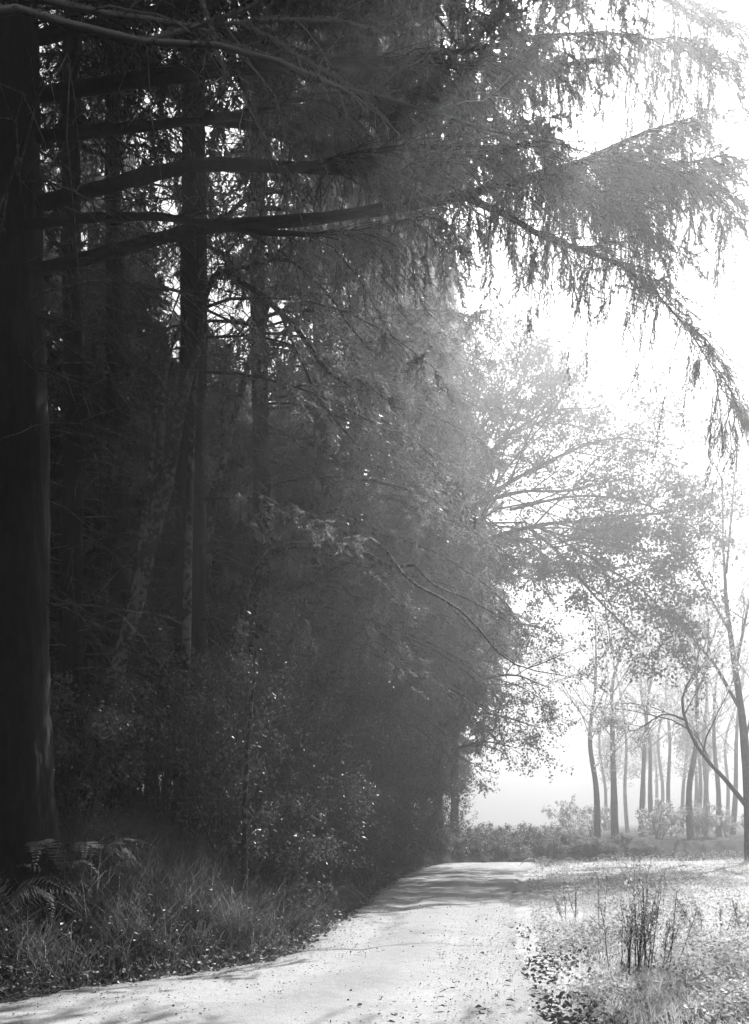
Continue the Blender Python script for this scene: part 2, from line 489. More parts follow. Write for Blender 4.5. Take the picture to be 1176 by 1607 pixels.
def conifer(label, px, d, r, h, seed, lo=.35, cr=3.2, nb=80, lod='mid', dead=30, group=None, name='spruce_tree', mat='needle', xy=None, lean=(0, 0), bias=None, nsub=14, per=5, size=.34, sink=.25, extra=None, low=None):
    rng = np.random.default_rng(seed)
    x, y = xy if xy else ((px - CX) / FPX * d, d)
    z = gz(x, y) - sink
    e = empty(name, (x, y, z), label, 'tree', group)
    base = np.array([x, y, z]); top = base + np.array([lean[0], lean[1], h])
    n = 26
    tp = trunk_pts(base, top, n, rng)
    s = np.linspace(0, 1, n)
    rad = r * (1 - .82 * s) * (1 + rng.normal(0, .02, n)) + r * .55 * np.exp(-s * h / .5)
    T = Geo()
    if lod == 'mid' and d < 22: furrowed(T, tp, rad, rng)
    else: T.tubes(tp, rad, 14 if lod != 'far' else 8)
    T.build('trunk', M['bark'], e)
    W, S, D = Geo(), Geo(), Geo()
    tm = {'near': SPRIG_NEAR, 'mid': SPRIG_MID, 'far': SPRIG_FAR}[lod]
    def at(t):
        f = t * (n - 1); i = min(int(f), n - 2); f -= i
        return tp[i] * (1 - f) + tp[i + 1] * f
    for k in range(nb):
        t = lo + (1 - lo) * ((k + rng.random()) / nb) ** 1.15 * .985
        u = (t - lo) / (1 - lo)
        L = cr * (1 - u) ** .75 * rng.uniform(.6, 1.15) * min(1, .55 + u * 3) + .25
        az = k * 2.4 + rng.normal() * .4
        if bias is not None and rng.random() < .5:
            az = bias + rng.normal() * .6
        live_branch(W, S, at(t), az, L, .012 + .011 * L, rng, max(4, int(nsub * L / cr) + 3), per, size, tm, droop=rng.uniform(.25, .6), rise=rng.uniform(0, .25))
    if low:
        for k in range(low[2]):
            t = rng.uniform(low[0], low[1])
            live_branch(W, S, at(t), (bias if bias is not None else 0) + rng.normal() * .8, cr * rng.uniform(.5, 1.05), .03, rng, nsub, per, size, tm, droop=rng.uniform(.3, .7), rise=rng.uniform(0, .2))
    for k in range(dead):
        t = rng.uniform(.05, lo + .1)
        dead_branch(D, at(t), rng.uniform(0, 2 * math.pi), rng.uniform(.5, 2.6), rng.uniform(.008, .02), rng, 6)
    if extra: extra(W, S, D, at, rng)
    W.build('branches', M['bark'], e, kind='stuff')
    S.build('crown', M[mat], e, smooth=False, kind='stuff')
    D.build('dead_twigs', M['twig'], e, kind='stuff')
    return e

def px_line(pts, n):
    """[(px,py,d,width_px)...] -> points and radii"""
    a = np.array(pts, float)
    p = np.array([P(*q[:3]) for q in a])
    r = a[:, 3] / FPX * a[:, 2] * .5
    t = np.linspace(0, len(a) - 1, n)
    return spline(p, n), np.interp(t, np.arange(len(a)), r)

# ---- the big dark spruce at the left edge, with the long limbs that reach over the road
def big_spruce():
    rng = np.random.default_rng(7)
    d = 11.0; x = (14 - CX) / FPX * d
    z = gz(x, d) - .3
    e = empty('spruce_tree', (x, d, z), 'massive black spruce trunk at the left edge with long limbs over the road', 'tree')
    n = 40
    base = np.array([x, d, z]); tp = trunk_pts(base, base + np.array([.1, .2, 26]), n, rng, .02)
    s = np.linspace(0, 1, n)
    T = Geo(); furrowed(T, tp, .47 * (1 - .8 * s) * (1 + rng.normal(0, .03, n)) + .3 * np.exp(-s * 26 / .6), rng, 56, 220)
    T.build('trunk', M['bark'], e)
    limbs = [
     ([(20, 330, 11, 26), (150, 300, 11, 22), (240, 276, 11.1, 20), (330, 262, 11.2, 19), (450, 263, 11.3, 16), (560, 268, 11.4, 13), (620, 273, 11.4, 11), (700, 250, 11.5, 9), (770, 233, 11.6, 7), (870, 224, 11.7, 4)], 50, 1.0, .66),
     ([(480, 262, 11.3, 9), (560, 245, 11.5, 9), (640, 235, 11.6, 8), (740, 236, 11.8, 6), (840, 234, 12, 3)], 40, .8, .1),
     ([(20, 432, 11, 22), (150, 405, 11, 20), (250, 376, 11, 20), (350, 352, 11, 19), (450, 347, 11.1, 18), (550, 335, 11.2, 17), (640, 320, 11.3, 16), (730, 306, 11.4, 14), (800, 287, 11.5, 11), (870, 266, 11.6, 9), (920, 250, 11.8, 8), (1000, 212, 12, 6), (1080, 185, 12.2, 3)], 120, 1.2, .62),
     ([(725, 307, 11.4, 12), (790, 335, 11.2, 10), (850, 370, 11.1, 9), (910, 391, 11, 8), (980, 420, 11, 5), (1050, 482, 10.9, 3.2), (1100, 545, 10.9, 2.2), (1130, 600, 10.8, 1.5), (1158, 650, 10.8, 1)], 70, .8, .2),
     ([(60, 150, 11.2, 24), (180, 132, 11.4, 23), (260, 122, 11.5, 22), (340, 112, 11.6, 20), (430, 106, 11.7, 18), (520, 97, 11.8, 16), (640, 94, 12, 13), (720, 101, 12.1, 10), (840, 101, 12.2, 8), (940, 95, 12.3, 3)], 70, 1.1, .6),
     ([(50, 215, 11, 20), (180, 203, 11.3, 17), (260, 196, 11.4, 15), (330, 190, 11.6, 12), (420, 172, 11.8, 9), (520, 150, 12, 7), (620, 150, 12.2, 5), (740, 165, 12.4, 3)], 40, 1.0, .55),
     ([(40, 352, 10.7, 16), (180, 345, 10.6, 14), (270, 352, 10.5, 12), (400, 372, 10.5, 10), (500, 376, 10.5, 8), (600, 362, 10.5, 5), (680, 340, 10.6, 2)], 25, .8, .6),
     ([(60, 60, 11.2, 20), (200, 30, 11.6, 18), (380, -10, 12, 15), (600, -50, 12.4, 12), (820, -60, 12.8, 9), (1000, -20, 13, 6), (1120, 40, 13, 3)], 110, 1.3, .55),
     ([(900, 256, 11.8, 6), (980, 260, 11.6, 5), (1060, 255, 11.5, 4), (1140, 240, 11.4, 2)], 70, .9, .0),
     ([(620, 94, 12, 9), (760, 72, 11.9, 7), (900, 50, 11.8, 5), (1040, 62, 11.7, 3), (1130, 110, 11.6, 2)], 90, 1.0, .25),
     ([(920, 251, 11.8, 5), (1010, 262, 11.5, 4), (1090, 290, 11.3, 3), (1160, 350, 11.2, 2)], 70, .9, .1),
     ([(860, 268, 11.6, 5), (920, 300, 11.4, 4), (985, 340, 11.3, 3), (1060, 400, 11.2, 2)], 55, .7, .0),
    ]
    for pts, ns, ln, s0 in limbs:
        pts = [(x, y, dd + 4.5 * min(max((x - 300) / 800, 0), 1.1), w) for x, y, dd, w in pts]     # the limbs lead away from the camera
        p, r = px_line(pts, 30)
        p[1:, 2] += np.cumsum(rng.normal(0, .006, 29))
        W, S = Geo(), Geo()
        r = r * (1 + rng.normal(0, .09, 30))
        W.tubes(p, r, 8)
        sub_branches(W, S, p, rng, int(ns * 1.15), ln * 1.35, 1.0, 9, .30, SPRIG_NEAR, r=.010, s0=s0, taper=.3, hdown=1.2)
        # thin weeping twigs that hang almost straight down
        sub_branches(W, S, p, rng, ns // 3, ln * .8, 1.8, 5, .22, SPRIG_NEAR, r=.005, s0=s0, side_spread=(60, 100), taper=.1, hdown=1.4)
        # bare twigs on the inner part of the limb
        sub_branches(W, S, p[:22], rng, 34, 1.3, .35, 0, .2, SPRIG_NEAR, r=.0065, s0=.12, side_spread=(25, 80), taper=.2)
        sub_branches(W, S, p[:22], rng, 22, .8, 1.6, 0, .2, SPRIG_NEAR, r=.004, s0=.12, side_spread=(40, 110), taper=.1)
        o = W.build('limb', M['bark'], e)
        f = S.build('foliage', M['needle'], e, smooth=False, kind='stuff')
        if f: f.parent = o
    # higher limbs of the same kind, most of them above the picture's top edge, added to shade the near air
    for zt, az, ln in ((14.6, 34, 7.0), (15.0, 2, 6.8), (14.8, 20, 6.6), (15.6, 14, 7.0), (16.2, 24, 7.5), (16.8, 17, 7.6), (15.4, 22, 7.6), (16.2, 52, 8.0), (16.8, 8, 7.8), (17.6, 30, 8.6), (18.6, 64, 7.5), (19.0, 16, 8.6), (20.0, 40, 9.5), (21.0, 26, 9.4), (21.8, 4, 8.8), (14.6, 70, 7.5), (17.2, -30, 7.5), (15.6, -14, 7.2), (23, 18, 9.0)):
        i = min(int(zt / 26 * (n - 1)), n - 1)
        a = math.radians(az); h = np.array([math.cos(a), math.sin(a), 0])
        t = np.linspace(0, 1, 16)
        p = tp[i] + h * (ln * t)[:, None] + np.cumsum(rng.normal(0, .02, (16, 3)), 0)
        p[:, 2] += ln * (.12 * t - .30 * t ** 2)
        W, S = Geo(), Geo()
        W.tubes(p, .085 * (1 - .85 * t), 7)
        sub_branches(W, S, p, rng, 75, 1.6, .45, 9, .50, SPRIG_MID if zt < 16.5 else SPRIG_FAR, r=.010, s0=.4, taper=.2, hdown=.6)
        o = W.build('limb', M['bark'], e)
        f = S.build('foliage', M['needle'], e, smooth=False, kind='stuff')
        f.parent = o
    D = Geo()
    for k in range(60):
        i = rng.integers(5, 26)
        dead_branch(D, tp[i], rng.uniform(-1.2, 1.4), rng.uniform(.8, 3.2), rng.uniform(.010, .024), rng, 9)
    D.build('dead_twigs', M['twig'], e, kind='stuff')
    W, S = Geo(), Geo()
    for k in range(70):
        i = rng.integers(20, 39)
        live_branch(W, S, tp[i], rng.uniform(0, 6.28), rng.uniform(2, 4.5) * (1 - (i - 20) / 28), .05, rng, 16, 6, .42, SPRIG_MID)
    W.build('branches', M['bark'], e, kind='stuff'); S.build('crown', M['needle'], e, smooth=False, kind='stuff')
big_spruce()

ROAD = -.15          # azimuth of branches towards the road
def long_boughs(W, S, D, at, rng):
    for k in range(15):
        live_branch(W, S, at(rng.uniform(.44, .72)), rng.uniform(-.35, .65), rng.uniform(4.6, 6.6), .06, rng, 30, 8, .45, SPRIG_MID, droop=rng.uniform(.15, .35), rise=rng.uniform(.05, .2))
conifer('tall straight spruce trunk, the clearest one left of centre', 302, 16, .30, 27, 21, extra=long_boughs, lo=.56, cr=4.4, nb=90, dead=170, bias=ROAD, low=(.2, .5, 8), nsub=16, per=6)
conifer('slim dark spruce trunk second from the left edge', 118, 14.5, .20, 24, 22, mat='needle_shaded', lo=.5, cr=3.0, nb=70, dead=160)
conifer('dark spruce trunk between the leaning pale alder and the left edge', 182, 18.5, .24, 26, 23, mat='needle_shaded', lo=.48, cr=3.4, nb=75, dead=160)
conifer('dim spruce trunk just right of the clearest tall trunk', 405, 21, .25, 27.5, 24, lo=.40, cr=5.0, nb=85, dead=130, bias=ROAD, low=(.15, .40, 16), nsub=18, per=6)
conifer('grey spruce with hanging boughs in the middle of the picture', 500, 25, .28, 28, 25, lo=.14, cr=6.0, nb=145, dead=25, bias=ROAD, nsub=24, per=7, size=.38)
conifer('grey hanging spruce nearest the left bend of the road', 560, 30.5, .28, 28, 26, lo=.20, cr=6.0, nb=135, dead=20, bias=ROAD, nsub=24, per=7, size=.40)
conifer('pale hazy spruce beyond the leaf trees at the road bend', 630, 38, .28, 28, 27, lo=.22, cr=4.6, nb=120, lod='far', dead=15, bias=ROAD, nsub=20, per=6, size=.55)
conifer('faint spruce trunk beside the bright gap at the bend', 688, 45, .26, 27, 28, lo=.30, cr=3.8, nb=90, lod='far', dead=10, size=.6)
conifer('faintest spruce trunk right at the edge of the bright gap', 714, 50, .22, 24, 29, lo=.36, cr=3.0, nb=70, lod='far', dead=10, size=.6)
def clone(root, x, y, rot, sc, label, group):
    """a copy of a tree and of its parts, sharing mesh data"""
    r = root.copy(); col.objects.link(r)
    r.location = (x, y, gz(x, y) - .25); r.rotation_euler = (0, 0, rot); r.scale = sc
    r['label'] = label; r['group'] = group
    for ch in list(root.children):
        c = ch.copy(); col.objects.link(c); c.parent = r
    return r
# deep wood behind on the rising slope
rng = np.random.default_rng(99)
deep = [(-7.6, 17), (-9.2, 21), (-6.2, 23.5), (-11.5, 26), (-8.2, 28), (-5.2, 29.5), (-13.5, 33), (-9.6, 34.5), (-6.4, 36), (-3.2, 37), (-16, 40), (-11.5, 42), (-7.5, 44), (-3.8, 46), (-.5, 47.5),
        (-20, 48), (-13, 52), (-8, 55), (-3, 57), (1, 59), (-10.6, 17.5), (-12.8, 20.5), (-14.5, 24), (-17, 28), (-18, 34), (-21, 40), (-16.5, 46), (-25, 46), (-18, 56), (-24, 54), (-10.5, 48.5), (-6, 50.5), (-5.8, 41), (-9, 38.5),
        (-14, 60), (-6, 62), (0, 64), (-20, 64), (4, 60), (-28, 60)]
LD, GD = 'dark spruce deep in the shaded wood behind the front trunks', 'dark spruces deep in the wood'
proto = []
for k, (x, y) in enumerate(deep):
    if k < 3:
        proto.append(conifer(LD, 0, 0, (.22, .28, .2)[k], (16, 17.5, 14.5)[k], 200 + k, lo=(.2, .14, .28)[k], cr=(3.6, 4.2, 3.3)[k], nb=90, lod='far', dead=24, group=GD, xy=(x, y), mat='needle_shaded', nsub=13, per=6, size=.6))
    else:
        f = rng.uniform(.85, 1.1)
        clone(proto[k % 3], x, y, rng.uniform(0, 6.28), (f, f, f * rng.uniform(.95, 1.4)), LD, GD)
conifer('unseen spruce added outside the right edge to shade the air near the camera', 0, 0, .30, 27, 260, lo=.56, cr=4.4, nb=160, dead=0, xy=(6.2, 9.4), nsub=26, per=8, size=.65, lod='far')  # added out of view to keep sun off the air before the camera

# ------------------------------------------------------------------ broad-leaved trees
def grow(W, tips, pts, r0, r1, level, rng, nchild, ratio=.5, up=.15, sides=6, spread=(30, 65), droop=0.0, s0=.3):
    n = len(pts)
    W.tubes(pts, np.linspace(r0, r1, n), sides)
    L = np.linalg.norm(np.diff(pts, axis=0), axis=1).sum()
    if level == 0:
        tips.append(pts); return
    k = nchild[0]
    for j in range(k):
        s = s0 + (1 - s0) * (j + rng.random()) / k
        f = s * (n - 1); i = min(int(f), n - 2); f -= i
        b = pts[i] * (1 - f) + pts[i + 1] * f
        t = unit(pts[i + 1] - pts[i])
        ax = unit(np.cross(t, rng.normal(size=3)))
        a = math.radians(rng.uniform(*spread))
        d = unit(t * math.cos(a) + ax * math.sin(a) + np.array([0, 0, up]))
        ln = L * ratio * (1.15 - .55 * s) * rng.uniform(.7, 1.2)
        m = 6
        st = np.linspace(0, 1, m)[:, None]
        q = b + d * ln * st + np.cumsum(rng.normal(0, .05, (m, 3)), 0) * ln * st
        q[:, 2] -= droop * ln * st[:, 0] ** 2
        rr = (r0 + (r1 - r0) * s) * .55
        grow(W, tips, q, rr, max(.0025, rr * .3), level - 1, rng, nchild[1:], ratio, up, max(3, sides - 2), spread, droop, .25)

def leafy(S, tips, per, size, rng, jitter=.08, droop=.6, width=.62, fr0=.15):
    A = np.array([spline(t, 6) for t in tips])
    n = len(A)
    q = rng.uniform(fr0, 1, (n, per)) * 5; k = np.minimum(q.astype(int), 4); f = (q - k)[..., None]
    r = np.arange(n)[:, None]
    pos = (A[r, k] * (1 - f) + A[r, k + 1] * f).reshape(-1, 3) + rng.normal(0, jitter, (n * per, 3))
    d = rng.normal(0, 1, (n * per, 3)); d[:, 2] -= droop
    S.leaves(pos, d, size * rng.uniform(.6, 1.25, n * per), rng, width)

def wiggle(pts, n, rng, amp):
    p = spline(pts, n)
    p[1:] += np.cumsum(rng.normal(0, amp, (n - 1, 3)), 0) * np.linspace(.3, 1, n - 1)[:, None]
    return p

def leaf_tree(label, trunk, limbs, seed, name='alder_tree', bark='bark_grey', leaf='alder', nchild=(6, 6), level=2, per=10, size=.07, group=None, ratio=.5, jitter=.1, up=.12, droop=.1, trunk_children=True, s0=.4, tufts=0):
    """trunk: world points incl. radii [(x,y,z,r)...]; limbs: list of such"""
    rng = np.random.default_rng(seed)
    tr = np.array(trunk, float)
    e = empty(name, tuple(tr[0, :3]), label, 'tree', group)
    W, S = Geo(), Geo(); tips = []
    n = 22
    tp = wiggle(tr[:, :3], n, rng, .008); rad = np.interp(np.linspace(0, 1, n), np.linspace(0, 1, len(tr)), tr[:, 3])
    T = Geo(); T.tubes(tp, rad * (1 + rng.normal(0, .03, n)), 10); T.build('trunk', M[bark], e)
    if trunk_children:
        B = Geo()
        grow(B, tips, tp[n // 3:], rad[n // 3] * .5, rad[-1], level + 1, rng, (nchild[0] + 3,) + tuple(nchild), ratio, up, 6, (30, 65), droop, .15)
        B.V = B.V[1:]; B.F = B.F[1:] if False else B.F
        W2 = Geo()
        off = 0
        # the first tube of grow() is the trunk itself: leave it out
        v0 = (n - n // 3) * 6
        for f in B.F[1:]: W2.F.append(f - v0)
        W2.V = B.V; W2.n = sum(len(v) for v in B.V)
        W2.build('branches', M['twig'], e, kind='stuff')
    for lm in limbs:
        a = np.array(lm, float)
        q = wiggle(a[:, :3], 12, rng, .012)
        L = Geo()
        grow(L, tips, q, a[0, 3], a[-1, 3], level, rng, nchild, ratio, up, 6, (25, 60), droop, s0)
        lo_ = L.build('limb', M[bark], e)
        if tufts:
            # crusty lichen growing along the upper side of the limb
            U = Geo(); qd = spline(q, 60); rd = np.interp(np.linspace(0, 1, 60), np.linspace(0, 1, len(a)), a[:, 3])
            k = rng.integers(0, 59, tufts); f = rng.random(tufts)[:, None]
            keep = np.sin(k * .9) + rng.normal(0, .6, tufts) > -.3
            k, f = k[keep], f[keep]; m = len(k)
            an = rng.normal(1.57, .9, m); side = unit(np.cross(qd[k + 1] - qd[k], np.array([0, 0, 1.])))
            o = side * np.cos(an)[:, None] + np.array([0, 0, 1.]) * np.sin(an)[:, None]
            U.leaves(qd[k] * (1 - f) + qd[k + 1] * f + o * rd[k][:, None] * .85, o + rng.normal(0, .7, (m, 3)), rng.uniform(.012, .034, m), rng, .9, .2)
            t_ = U.build('lichen', M['lichen_tuft'], e, smooth=False, kind='stuff')
            t_.parent = lo_
    if per:
        leafy(S, tips, per, size, rng, jitter)
        S.build('crown', M[leaf], e, smooth=False, kind='stuff')
    return e

def PL(pts):
    return [tuple(P(x, y, d)) + (w / FPX * d * .5,) for x, y, d, w in pts]
def based(px, d, r, dz=.25):
    x = (px - CX) / FPX * d
    return (x, d, gz(x, d) - dz, r)

# leaf tree that leans out over the road from the bend
leaf_tree('broad-leaved tree leaning right over the road at the bend', [based(585, 36, .2)] + PL([(600, 1150, 36, 15), (625, 1000, 35.5, 12), (660, 860, 35, 10), (700, 700, 34.5, 7)]),
          [PL([(640, 940, 35.5, 10), (740, 860, 34.5, 8), (840, 825, 34, 6), (950, 815, 33.5, 4), (1060, 800, 33, 2)]),
           PL([(830, 828, 34, 6), (880, 870, 33.8, 5), (930, 930, 33.5, 3.5), (970, 970, 33.3, 2.5), (1010, 1010, 33, 1.5)]),
           PL([(850, 830, 34, 4), (920, 850, 33.8, 3), (985, 862, 33.5, 2.5), (1040, 866, 33.3, 1.5)]),
           PL([(860, 835, 34, 4), (950, 890, 33.3, 3), (1010, 930, 33, 2), (1060, 990, 32.8, 1.5)]),
           PL([(650, 900, 35.3, 9), (740, 800, 34.5, 7), (850, 730, 34, 5), (960, 690, 33.5, 3), (1060, 700, 33, 1.5)]),
           PL([(670, 830, 35, 8), (760, 720, 34.5, 5), (850, 650, 34, 3), (930, 640, 34, 2)]),
           PL([(680, 780, 35, 7), (780, 640, 34.5, 4), (840, 590, 34, 2)]),
           PL([(660, 870, 35, 7), (780, 780, 34, 5), (900, 770, 33.5, 3), (1010, 745, 33, 1.5)]),
           PL([(640, 920, 35.3, 7), (720, 790, 34.5, 5), (790, 690, 34, 3), (830, 620, 34, 1.5)]),
           PL([(650, 930, 35.3, 7), (730, 870, 34.5, 5), (820, 880, 34, 3), (890, 920, 34, 1.5)]),
           PL([(660, 850, 35.3, 6), (700, 740, 34.5, 4), (740, 640, 34, 3), (770, 560, 34, 1.5)]),
           PL([(800, 800, 34, 5), (900, 780, 33.5, 4), (1000, 790, 33.2, 3), (1090, 830, 33, 1.5)]),
           ], 31, leaf='alder', nchild=(14, 9), per=24, size=.135, jitter=.11, trunk_children=False, s0=.08)
leaf_tree('small leafy tree hanging over the road below the leaning broad-leaved tree', [based(615, 36, .13)] + PL([(640, 1200, 36, 9), (670, 1110, 35.8, 7), (700, 1040, 35.5, 4)]),
          [PL([(650, 1180, 36, 7), (710, 1130, 35.5, 5), (770, 1120, 35, 3), (840, 1140, 34.5, 1.5)]),
           PL([(660, 1140, 36, 7), (730, 1080, 35.5, 5), (800, 1060, 35, 3), (860, 1080, 34.5, 1.5)]),
           PL([(670, 1110, 36, 6), (730, 1020, 35.5, 4), (800, 980, 35, 3), (860, 985, 34.5, 1.5)]),
           PL([(680, 1080, 36, 5), (720, 980, 35.5, 4), (780, 910, 35, 3), (850, 900, 34.5, 1.5)]),
           PL([(645, 1200, 36, 6), (700, 1180, 35.5, 4), (760, 1165, 35, 2.5), (810, 1175, 34.5, 1.5)])], 32, leaf='alder', nchild=(13, 8), per=18, size=.115, jitter=.09, trunk_children=False, s0=.1)

# lichen-covered alder whose bare limbs cross the top of the picture
leaf_tree('bare alder with white lichened limbs crossing the top left', [(-4.9, 9.2, gz(-4.9, 9.2) - .2, .16), (-4.75, 9.2, 4, .14), (-4.5, 9.3, 8.5, .11), (-4.2, 9.4, 10.4, .08)],
          [PL([(-90, 30, 9.3, 15), (0, 15, 9.4, 11.25), (70, 19, 9.4, 10), (130, 45, 9.4, 11.25), (220, 65, 9.4, 11.25), (310, 70, 9.4, 10), (380, 75, 9.4, 10), (450, 100, 9.4, 10), (520, 131, 9.5, 9.375), (580, 145, 9.5, 8.75), (640, 160, 9.5, 7.5), (700, 181, 9.6, 6.25), (750, 200, 9.6, 5), (820, 211, 9.7, 3.75), (900, 232, 9.8, 2.5), (970, 250, 9.9, 1.25)]),
           PL([(-60, -30, 9.4, 13.75), (40, -8, 9.5, 11.25), (95, 3, 9.5, 11.25), (150, 14, 9.6, 10), (230, 25, 9.7, 10), (300, 38, 9.8, 8.75), (370, 35, 9.9, 7.5), (440, 30, 10, 6.25), (530, 30, 10, 3.75), (620, 55, 10, 2.5)]),
           PL([(220, 66, 9.4, 8), (290, 48, 9.6, 8), (340, 38, 9.6, 7), (400, 14, 9.6, 6), (450, -20, 9.6, 5)]),
           PL([(380, 36, 9.9, 6), (450, 74, 9.7, 6), (500, 105, 9.6, 5.5), (545, 136, 9.5, 4), (600, 190, 9.5, 2)]),
           PL([(312, -20, 9.8, 6), (322, 20, 9.6, 6), (336, 55, 9.5, 6), (345, 92, 9.4, 5), (353, 118, 9.4, 4)])],
          33, bark='lichen', tufts=1500, nchild=(8, 3), per=0, ratio=.22, trunk_children=False, up=-.02, droop=.2, s0=.3)
# leaning alders inside the wood
def leaning(label, trunk, limbs, seed, bark='bark_pale', nchild=(4, 3)):
    return leaf_tree(label, trunk, limbs, seed, bark=bark, nchild=nchild, per=0, ratio=.35, trunk_children=False, up=0, droop=.1)
leaning('crooked pale alder trunk leaning right in the dark wood', [based(150, 14.6, .16)] + PL([(165, 1140, 14.6, 26), (186, 1050, 14.6, 26), (215, 940, 14.6, 26), (238, 840, 14.6, 24), (262, 760, 14.6, 22), (285, 640, 14.7, 16), (320, 520, 14.8, 10)]),
        [PL([(240, 830, 14.6, 14), (255, 700, 14.7, 10), (262, 600, 14.8, 7), (280, 520, 14.9, 3)]), PL([(215, 940, 14.6, 12), (225, 800, 14.8, 9), (235, 690, 15, 6), (245, 560, 15, 3)])], 41)
leaning('thin pale alder leaning right behind the clearest tall trunk', [based(300, 18.5, .11)] + PL([(330, 830, 18.5, 13), (352, 720, 18.5, 12), (385, 590, 18.5, 10), (412, 500, 18.5, 9), (442, 430, 18.5, 6)]),
        [PL([(352, 720, 18.5, 7), (350, 620, 18.5, 5), (365, 540, 18.5, 3)])], 42)
leaning('bare arching branch of a broken alder lit above the dark bushes', [based(330, 17, .1)] + PL([(370, 1000, 17, 13), (400, 900, 17, 12), (440, 860, 17, 11), (510, 855, 17, 10), (560, 862, 17, 9), (612, 886, 17, 7), (650, 886, 17, 5)]),
        [PL([(560, 862, 17, 7), (590, 845, 17, 5), (625, 890, 16.8, 5), (660, 922, 16.6, 4.5), (710, 946, 16.4, 4), (750, 982, 16.2, 3.5), (790, 1030, 16, 3), (830, 1050, 16, 2.5), (895, 1060, 16, 1.2)]),
         PL([(650, 886, 17, 4), (680, 915, 16.8, 4), (740, 940, 16.6, 3), (790, 970, 16.5, 1.5)]),
         PL([(826, 1049, 16, 2), (865, 1037, 16, 1.6), (905, 1018, 16, 1)])], 43, nchild=(3, 2))
leaning('long bare diagonal branch sloping down right of the clearest trunk', [based(285, 15, .1)] + PL([(300, 700, 14.9, 9), (320, 480, 14.8, 9), (345, 428, 14.7, 10), (370, 438, 14.6, 10), (400, 456, 14.5, 10), (440, 491, 14.4, 9), (480, 536, 14.3, 8), (510, 580, 14.2, 6), (560, 612, 14.2, 3)]),
        [PL([(350, 428, 14.7, 6), (440, 408, 14, 6), (480, 430, 13.8, 6), (520, 470, 13.6, 5), (560, 530, 13.5, 4), (592, 562, 13.4, 2)]),
         PL([(440, 491, 14.4, 5), (470, 560, 14.3, 4), (512, 640, 14.3, 3), (560, 700, 14.3, 1.5)])], 44)
leaning('thin pale stem standing in front of the dark bushes', [based(383, 12.8, .05)] + PL([(384, 1300, 12.8, 8), (388, 1200, 12.8, 7), (396, 1100, 12.8, 5), (400, 1020, 12.8, 3)]), [], 45)

# right-hand alder and its misty neighbours
def rz(px, d): return gz((px - CX) / FPX * d, d)
leaf_tree('nearest pale-leaved alder at the right edge with spreading dark limbs', [based(1178, 36, .22)] + PL([(1174, 1250, 36, 14.25), (1168, 1150, 36, 12), (1155, 1050, 36, 9), (1143, 960, 36, 6.75), (1138, 880, 36, 4.5), (1135, 760, 36, 2.25)]),
          [PL([(1172, 1265, 36, 8.25), (1140, 1225, 35.8, 6.75), (1100, 1180, 35.6, 6), (1076, 1130, 35.4, 4.5), (1072, 1090, 35.3, 3.75), (1090, 1050, 35.2, 2.25), (1100, 1000, 35.2, 1.125)]),
           PL([(1160, 1110, 36, 6), (1120, 1040, 35.6, 4.5), (1095, 1010, 35.4, 3), (1060, 960, 35.2, 1.5)]),
           PL([(1155, 1050, 36, 5.25), (1175, 950, 35.8, 3.75), (1200, 850, 35.5, 2.25)]),
           PL([(1150, 1000, 36, 4.5), (1110, 930, 35.8, 3), (1070, 860, 35.6, 1.5), (1040, 800, 35.5, 0.9)]),
           PL([(1140, 900, 36, 4.5), (1150, 800, 36, 3), (1160, 700, 36, 1.5)]),
           PL([(1076, 1130, 35.4, 3.75), (1040, 1120, 35.2, 3), (990, 1145, 35, 2.25), (950, 1120, 34.8, 1.125)]),
           PL([(1168, 1170, 36, 4.5), (1190, 1080, 35.5, 3.75), (1230, 980, 35, 2.25)])],
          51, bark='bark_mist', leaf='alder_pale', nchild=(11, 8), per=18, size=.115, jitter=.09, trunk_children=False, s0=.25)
misty = [(938, 47, 13, 'nearest the road'), (966, 49, 15, 'second from the road'), (1006, 56, 11, 'third from the road'), (1022, 60, 10, 'fourth from the road'), (1052, 66, 9, 'thinnest, behind the fourth'), (1084, 46, 14, 'dark-footed, left of the edge alder'),
         (1106, 62, 11, 'faint, in the middle of the right wood'), (1128, 50, 11, 'just left of the edge alder'), (1150, 57, 11, 'behind the edge alder'), (985, 75, 8, 'faintest, far behind the second'), (950, 80, 7, 'far behind the gap of the first two'),
         (1036, 84, 8, 'far behind the fourth'), (1070, 78, 8, 'far behind the dark-footed one'), (1116, 82, 8, 'far back near the edge alder'), (1140, 74, 8, 'far back left of the right edge')]
for k, (px, d, w, s) in enumerate(misty):
    d *= 1.3
    yt = 960 + (k * 37) % 90
    lx = (k % 3 - 1) * 6
    h0 = 1340
    rk = np.random.default_rng(900 + k); w *= .8; jx = rk.normal(0, 6, 4)
    tr = [based(px, d, w / FPX * d * .55)] + PL([(px + lx * .3 + jx[0] * .5, 1240, d, w * .85), (px + lx + jx[1], 1160, d, w * .65), (px + lx * 1.5 + jx[2] * 1.5, 1070, d, w * .4), (px + lx * 2 + jx[3] * 2.5, yt, d, 1.5)])
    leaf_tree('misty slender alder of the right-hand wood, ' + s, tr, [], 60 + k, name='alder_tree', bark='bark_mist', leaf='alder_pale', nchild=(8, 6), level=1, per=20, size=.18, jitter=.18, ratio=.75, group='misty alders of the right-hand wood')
far = [(32, 95, 11), (44, 100, 11), (38, 130, 13), (54, 120, 13), (42, 82, 10), (36, 108, 11), (50, 108, 12), (46, 136, 13), (34, 122, 12), (29, 118, 11)]
